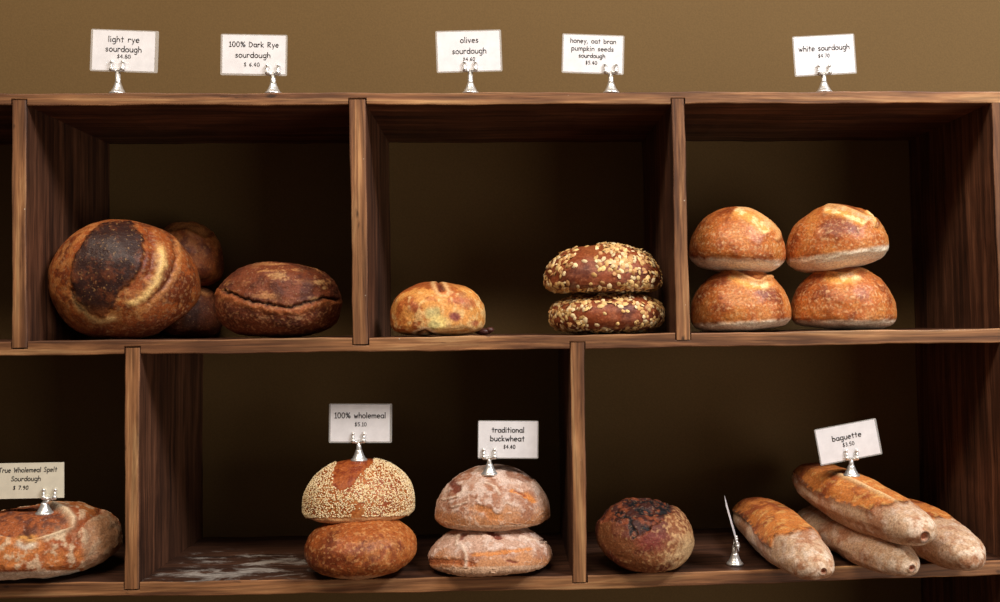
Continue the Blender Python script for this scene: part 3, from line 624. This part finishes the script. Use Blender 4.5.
def hk_bag(aL, aR, tip, s0, s1, ear=None, dim=0.0):
    """angles (0 = top, - = left as seen) bounding the torn strip; s0..s1 its run along the loaf"""
    def hk(s, th, P, n, seed):
        q = fbm(P, 22, 4, seed); q2 = fbm(P, 75, 3, seed+1); q3 = fbm(P, 160, 2, seed+2)
        c = lerp(col(.60, .42, .28), col(.44, .22, .12), sstep(-.1, .45, q)*.8); c = lerp(c, col(.66, .52, .42), .6*sstep(0, .5, q2)); c = lerp(c, col(.40, .19, .10), .5*sstep(.15, .5, q3)); c = lerp(c, col(.80, .68, .54), .55*sstep(.72, .95, s)*sstep(-.2, .3, q2+.1))
        wL = aL+.03*q2+.10*np.sin(s*4.2+seed); wR = aR+.10*q2; e0 = s0+.05*q2; e1 = s1+.03*q2+.03*np.sin(th*9)-.10*np.abs(th+.2)
        m = sstep(wL-.05, wL+.05, th)*sstep(wR+.05, wR-.05, th)*sstep(e0-.03, e0+.03, s)*sstep(e1+.03, e1-.03, s)
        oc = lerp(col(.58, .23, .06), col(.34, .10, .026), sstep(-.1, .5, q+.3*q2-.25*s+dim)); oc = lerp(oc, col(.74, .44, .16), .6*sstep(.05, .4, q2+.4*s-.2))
        ed = np.minimum(np.abs(th-wL)*1.0, np.minimum(np.abs(s-e1)*2.2, np.abs(th-wR)))
        oc = lerp(oc, col(.12, .035, .012), .85*gauss(ed-.05, .07)*sstep(-.3, .2, q2+.15-.2*s)); c = lerp(c, oc, m)
        disp = .0005*q+.0004*q2+.0015*m
        rg = gauss(th-wL, .07)*sstep(e0, e0+.1, s)*sstep(e1+.05, e1-.1, s); disp = disp+.0025*rg
        if ear is not None:
            r2 = gauss(th-(ear+.25*s), .09)*sstep(-.3, 0, s)*sstep(s1, s1-.1, s); c = lerp(c, col(.82, .60, .34), r2*.8); disp = disp+.003*r2
        if tip:
            rr = np.hypot(P[:, 0]/.008, (P[:, 2]-.0)/.008)*tip; k = (s > .9); c = lerp(c, col(.42, .14, .06), .9*sstep(1.3, .5, rr)*k); c = lerp(c, col(.10, .04, .02), gauss(rr-1.15, .2)*k*.8)
            disp = disp-.004*sstep(1.0, .4, rr)*k+.002*gauss(rr-1.3, .3)*k
        return disp, c
    return hk
baguette((744, 511), .255, (823, 571), -.125, .047, .042, hk_bag(-1.2, 1.0, 2.2, -.97, .62), 'baguette on its own at the left of the heap beside the edge-on card', 141)
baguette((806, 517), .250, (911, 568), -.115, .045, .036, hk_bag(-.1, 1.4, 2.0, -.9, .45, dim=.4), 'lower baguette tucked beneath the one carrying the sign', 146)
baguette((884, 512), .255, (971, 561), -.110, .046, .042, hk_bag(-.6, 1.2, 0, -.95, .45), 'rightmost baguette with pale blunt end, beside the right side panel', 151)
bg, _ = baguette((803, 475), .240, (925, 537), -.135, .050, .040, hk_bag(-1.25, 1.2, 1.35, -.95, .70, ear=-.35), 'topmost baguette of the heap, carrying the price sign', 156)

# ------------------------------------------------------------------ stroke lettering
A = lambda cx, cy, rx, ry, a0, a1, n=8: [(cx+rx*math.cos(math.radians(a0+(a1-a0)*i/n)), cy+ry*math.sin(math.radians(a0+(a1-a0)*i/n))) for i in range(n+1)]
O_ = A(.42, .5, .42, .5, 90, 450, 14)
GL = {
 'a': (.9, [A(.42, .5, .40, .48, 50, 330, 12), [(.82, 1), (.80, .3), (.88, 0)]]), 'b': (.88, [[(.06, 1.7), (.06, 0)], A(.42, .5, .38, .48, 160, -160, 12)]),
 'c': (.78, [A(.42, .5, .40, .5, 45, 315, 10)]), 'd': (.9, [[(.82, 1.7), (.82, 0)], A(.42, .5, .40, .48, 20, 340, 12)]), 'e': (.86, [[(.04, .5), (.80, .56)]+A(.42, .5, .39, .5, 10, 310, 11)]),
 'f': (.6, [[(.62, 1.55), (.42, 1.7), (.26, 1.4), (.26, 0)], [(.02, .9), (.55, .9)]]), 'g': (.9, [A(.42, .5, .40, .48, 50, 330, 12), [(.82, 1), (.82, -.3), (.6, -.65), (.2, -.55)]]),
 'h': (.84, [[(.06, 1.7), (.06, 0)], [(.06, .6)]+A(.42, .55, .34, .42, 140, 0, 6)+[(.76, 0)]]), 'i': (.24, [[(.1, 1), (.1, 0)], [(.1, 1.42), (.1, 1.5)]]), 'k': (.8, [[(.06, 1.7), (.06, 0)], [(.65, 1.0), (.08, .45), (.72, 0)]]),
 'l': (.24, [[(.1, 1.7), (.1, 0)]]), 'm': (1.3, [[(.06, 1), (.06, 0)], [(.06, .6)]+A(.36, .6, .28, .38, 140, 0, 6)+[(.64, 0)], [(.64, .6)]+A(.92, .6, .28, .38, 140, 0, 6)+[(1.2, 0)]]),
 'n': (.84, [[(.06, 1), (.06, 0)], [(.06, .6)]+A(.42, .55, .34, .42, 140, 0, 6)+[(.76, 0)]]), 'o': (.88, [O_]), 'p': (.88, [[(.06, 1), (.06, -.7)], A(.42, .5, .38, .48, 160, -160, 12)]),
 'r': (.66, [[(.06, 1), (.06, 0)], [(.06, .6)]+A(.40, .6, .30, .38, 140, 30, 5)]), 's': (.72, [[(.62, .86), (.36, 1.0), (.1, .82), (.2, .56), (.52, .44), (.62, .2), (.36, 0), (.04, .12)]]),
 't': (.7, [[(.34, 1.5), (.34, 0)], [(.02, 1.0), (.66, 1.0)]]), 'u': (.86, [[(.06, 1), (.06, .4)]+A(.40, .4, .34, .4, 180, 340, 6), [(.78, 1), (.78, 0)]]), 'v': (.8, [[(.04, 1), (.38, 0), (.74, 1)]]),
 'w': (1.15, [[(.04, 1), (.3, 0), (.56, .8), (.82, 0), (1.08, 1)]]), 'y': (.8, [[(.04, 1), (.40, .12)], [(.76, 1), (.2, -.65)]]),
 'D': (1.1, [[(.08, 1.6), (.08, 0)], [(.08, 1.6), (.55, 1.45), (.98, .95), (.86, .35), (.5, .04), (.08, 0)]]), 'R': (1.0, [[(.08, 1.6), (.08, 0)], [(.08, 1.55), (.6, 1.5), (.8, 1.2), (.6, .9), (.08, .75), (.9, 0)]]),
 'S': (.9, [[(.80, 1.4), (.5, 1.65), (.15, 1.4), (.25, 1.0), (.65, .75), (.75, .3), (.4, 0), (.04, .2)]]), 'T': (1.0, [[(.0, 1.55), (1.0, 1.65)], [(.5, 1.6), (.44, 0)]]), 'W': (1.35, [[(.05, 1.6), (.35, 0), (.68, 1.2), (1.0, 0), (1.3, 1.65)]]),
 '$': (.95, [[(.80, 1.3), (.5, 1.5), (.18, 1.25), (.3, .9), (.66, .7), (.74, .3), (.45, .08), (.06, .28)], [(.46, 1.75), (.46, -.2)]]), '.': (.3, [[(.12, 0), (.12, .08)]]), ',': (.34, [[(.16, .1), (.06, -.3)]]),
 '0': (.95, [A(.45, .8, .42, .8, 90, 450, 14)]), '1': (.6, [[(.08, 1.25), (.3, 1.6), (.3, 0)], [(.02, 0), (.58, 0)]]), '4': (1.0, [[(.62, 0), (.62, 1.6), (.02, .55), (.92, .55)]]), '5': (.95, [[(.8, 1.6), (.2, 1.6), (.12, .95), (.55, .98), (.82, .6), (.6, .08), (.08, .1)]]),
 '3': (.9, [[(.1, 1.45), (.5, 1.6), (.76, 1.25), (.36, .86), (.8, .5), (.5, 0), (.04, .15)]]), '6': (.95, [[(.7, 1.55), (.25, 1.0), (.08, .45), (.4, 0), (.8, .35), (.5, .8), (.12, .5)]]), '7': (.9, [[(.05, 1.6), (.85, 1.6), (.3, 0)]]),
 '8': (.95, [A(.45, 1.18, .32, .40, 90, 450, 10), A(.45, .39, .40, .39, 90, 450, 10)]), '9': (.95, [[(.78, 1.0), (.4, .8), (.1, 1.15), (.42, 1.6), (.78, 1.2), (.7, .5), (.45, 0)]]),
 '%': (1.3, [[(1.1, 1.65), (.2, 0)], A(.28, 1.25, .24, .32, 90, 450, 8), A(1.02, .35, .24, .32, 90, 450, 8)]), ' ': (.62, [])}
def write(b, text, cx, cz, width, size, wgt, y, slant=0):
    adv = [GL[c][0]+.24 for c in text]; tot = sum(adv)-.24; kx = width/tot; x = cx-width/2
    for ch, a_ in zip(text, adv):
        for st in GL[ch][1]:
            pts = [(x+(px_+slant*pz)*kx, cz+pz*size*.84) for px_, pz in st]
            for i in range(len(pts)-1):
                (ax, az), (bx, bz_) = pts[i], pts[i+1]; l = math.hypot(bx-ax, bz_-az) or 1e-9; tx, tz = (bx-ax)/l, (bz_-az)/l; h = wgt/2
                ax -= tx*h*.6; az -= tz*h*.6; bx += tx*h*.6; bz_ += tz*h*.6
                b.add([(ax-tz*h, y, az+tx*h), (ax+tz*h, y, az-tx*h), (bx+tz*h, y, bz_-tx*h), (bx-tz*h, y, bz_+tx*h)], [(0, 1, 2, 3)])
        x += a_*kx
def sign(base, Yb, card, lines, label, zbase=None, ang=0, laminate=True, mat='paper', lean=0, edge=None, stemx=None, group='price signs on silver holders', yawdeg=0, chrome='metal'):
    """base=(x,y) foot of the holder as seen; card=(cx,cy,w,h) paper as seen"""
    p = at(*base, Yb); z0 = p[2] if zbase is None else zbase
    root = empty('price_sign', (p[0], Yb, z0)); tag(root, label, 'price sign', group)
    m = (Yb-CAM[1])/F; cc = at(card[0], card[1], Yb); cx, cz = cc[0]-p[0], cc[2]-z0; w_, h_ = card[2]*m, card[3]*m; a = math.radians(ang)
    Rt = Matrix.Rotation(-a, 4, 'Y')
    clipx = 0 if stemx is None else (stemx-base[0])*m; clipz = cz-h_/2+math.tan(a)*(clipx-cx)    # lower card edge at the clip
    b = MB(); b.lathe([(.0005, 0), (.0125, 0), (.0128, .0018), (.0116, .0036), (.0096, .0046), (.0090, .0072), (.0074, .0092), (.0066, .0118), (.0052, .0150), (.0046, .0172), (.0005, .0175)], 28)
    b.build('base', M['metal'], root, True)
    b = MB(); b.tube([(0, 0, .0150), (clipx*.3, 0, .0185), (clipx, 0, clipz+.0008)], [.0048, .0040, .0036], 14); b.build('stem', M['metal'], root, True)
    b = MB(); k = .0082
    for sgn in (-1, 1):
        b.tube([(clipx, -.001, clipz), (clipx+sgn*k*.55, -.0034, clipz-.0004), (clipx+sgn*k*.95, -.0040, clipz+.0016), (clipx+sgn*k, -.0034, clipz+.006), (clipx+sgn*k, -.0024, clipz+.0105)], [.0028, .0025, .0030, .0020, .0018], 10)
        b.ball((clipx+sgn*k*.95, -.0040, clipz+.0014), .0038); b.ball((clipx+sgn*k, -.0026, clipz+.0120), .0027)
    b.box((clipx-k, .0007, clipz-.001), (clipx+k, .0017, clipz+.008))
    b.build('clip', M[chrome], root, True)
    b = MB(); b.box((-w_/2, -.00025, -h_/2), (w_/2, .00025, h_/2)); card_o = b.build('card', M[mat], root)
    card_o.location = (cx, 0, cz); card_o.rotation_euler = (math.radians(lean), -a, 0)
    if laminate:
        ex = laminate if isinstance(laminate, tuple) else (3, 3, 1.6, 2.2)
        l_, r_, t_, bo = [q*.7*m for q in ex]; b = MB(); rr = .0022
        x0, x1, zz0, z1 = -w_/2-l_, w_/2+r_, -h_/2-bo, h_/2+t_; sec = []
        for (qx, qz, s0) in ((x1-rr, z1-rr, 0), (x0+rr, z1-rr, 90), (x0+rr, zz0+rr, 180), (x1-rr, zz0+rr, 270)):
            sec += [(qx+rr*math.cos(math.radians(s0+i*30)), qz+rr*math.sin(math.radians(s0+i*30))) for i in range(4)]
        inner = [(w_/2, h_/2)]*4+[(-w_/2, h_/2)]*4+[(-w_/2, -h_/2)]*4+[(w_/2, -h_/2)]*4
        b.loft([[(x, -.0003, z) for x, z in inner], [(x, -.0003, z) for x, z in sec], [(x, .0003, z) for x, z in sec], [(x, .0003, z) for x, z in inner]], cap=False)
        b.build('laminate', M['laminate'], card_o)
    if lines:
        b = MB()
        for (t, dx, dy, wd, xh, wt) in lines: write(b, t, dx*m, -(dy-1.1)*m, wd*.97*m, xh*m, wt*.85*m, -.0006, .12 if mat == 'cream' else 0)
        b.build('lettering', M['ink'], card_o)
    return root
def seat(o, x, y):
    bpy.context.view_layer.update(); q = FA+RA*(x-PX)/F-UA*(y-PY)/F; inv = o.matrix_world.inverted()
    ok, loc, nn, _ = o.ray_cast(inv @ Vector(CAM), (inv.to_3x3() @ Vector(q)).normalized())
    w_ = o.matrix_world @ loc; return w_.y+.004, w_.z-.0012
# baseline offsets dy are measured down from the card's centre
tz = lambda x: Tz(at(x, 92, .02)[0])+.0003
sign((118, 91.2), .0145, (123.7, 50.8, 60.5, 39.5), [('light rye', 0, -7.5, 31, 4.1, .85), ('sourdough', 0, 2.2, 36, 4.1, .85), ('$4.80', .5, 8.6, 13.5, 2.7, .6)], 'white price card reading light rye sourdough, on top of the shelf, far left', tz(118), -2, (2.8, 5, 1.5, 2))
sign((273.3, 91.2), .0145, (254, 54.6, 62, 38.5), [('100% Dark Rye', 0, -6.5, 50, 3.7, .85), ('sourdough', -1, 4.2, 35.5, 3.9, .85), ('$ 6.40', -2, 13, 16, 2.8, .6)], 'white price card reading 100% Dark Rye sourdough, holder clipped at its right', tz(273), -1, (2.5, 2.5, 1.5, 2.5))
sign((470.5, 91.6), .0145, (468.8, 51.2, 62.5, 39.8), [('olives', 1, -7.5, 18.5, 4, .85), ('sourdough', .5, 3.5, 35, 4, .85), ('$4.60', 0, 11, 12.5, 2.7, .6)], 'white price card reading olives sourdough, standing on top of the shelf', tz(470), 1.5, (2.2, 2.6, 1.8, 1.8))
sign((611, 91.2), .0145, (593, 54, 60, 37.5), [('honey, oat bran', 0, -9.8, 47.5, 3.3, .75), ('pumpkin seeds', -.5, -2, 44, 3.4, .75), ('sourdough', -1, 5, 27.5, 3, .75), ('$5.40', -1.5, 11.8, 12, 2.6, .6)], 'white price card reading honey, oat bran pumpkin seeds sourdough', tz(611), -2, (2, 2.2, 1.6, 2))
sign((824, 91), .0145, (824.5, 55, 61.5, 39), [('white sourdough', 0, -3.6, 54, 3.9, .85), ('$4.70', -.8, 3.6, 12, 2.6, .6)], 'white price card reading white sourdough, rightmost on top of the shelf', tz(824), 3, (2, 2, 1.5, 1.8))
ys, zs_ = seat(seedtop, 359, 460.5)
sign((359, 461.8), ys, (360.2, 423, 58.2, 36.5), [('100% wholemeal', 0, -3.8, 51.5, 3.9, .95), ('$5.10', .5, 4.2, 12, 2.7, .7)], 'white laminated card reading 100% wholemeal, stuck in the seeded loaf', zs_, -1, (2.2, 3.2, 1.5, 2))
ys, zs_ = seat(bucktop, 489.5, 474.5)
sign((489.5, 476), ys, (508, 439.5, 58.5, 36), [('traditional', 0, -6, 33, 3.7, .95), ('buckwheat', -.5, 2.6, 35, 3.7, .95), ('$4.40', 1.5, 10, 12, 2.6, .7)], 'white card reading traditional buckwheat, holder clipped at its lower left', zs_, -1.2, (1, 1.6, 1.2, 1.4))
ys, zs_ = seat(bg, 851.5, 476)
sign((851.5, 477.5), ys, (848, 441.8, 61.5, 34.8), [('baguette', -.5, -2, 31, 3.8, .9), ('$3.50', 0, 5.2, 12.5, 2.7, .65)], 'white laminated card reading baguette, tilted up to the right above the heap', zs_, 9.6, (1.8, 2.6, 1.5, 1.8))
ys, zs_ = seat(sp, 44.5, 514)
sign((44.5, 515.5), ys, (27, 480.6, 71, 34.5), [('True Wholemeal Spelt', 1, -7.2, 57, 3.3, .75), ('Sourdough', -1, 1.3, 29, 3.3, .75), ('$ 7.90', -6, 9.6, 15, 2.7, .7)], 'cream handwritten card reading True Wholemeal Spelt Sourdough', zs_, 0, None, 'cream', stemx=50)
# the edge-on card
r = sign((735, 567), .035, (735, 524, 60, 44), [], 'silver holder with its card turned edge-on, between burnt-top boule and baguettes', bz(735, .03)+.0002, 0, (1.5, 1.5, 1.5, 1.5))
r.rotation_euler = (0, math.radians(-11*0), math.radians(78.6))
for ch in r.children:
    if ch.name.startswith('card'): ch.rotation_euler = (math.radians(-15), 0, 0); ch.location.y += .004; ch.location.z += .002
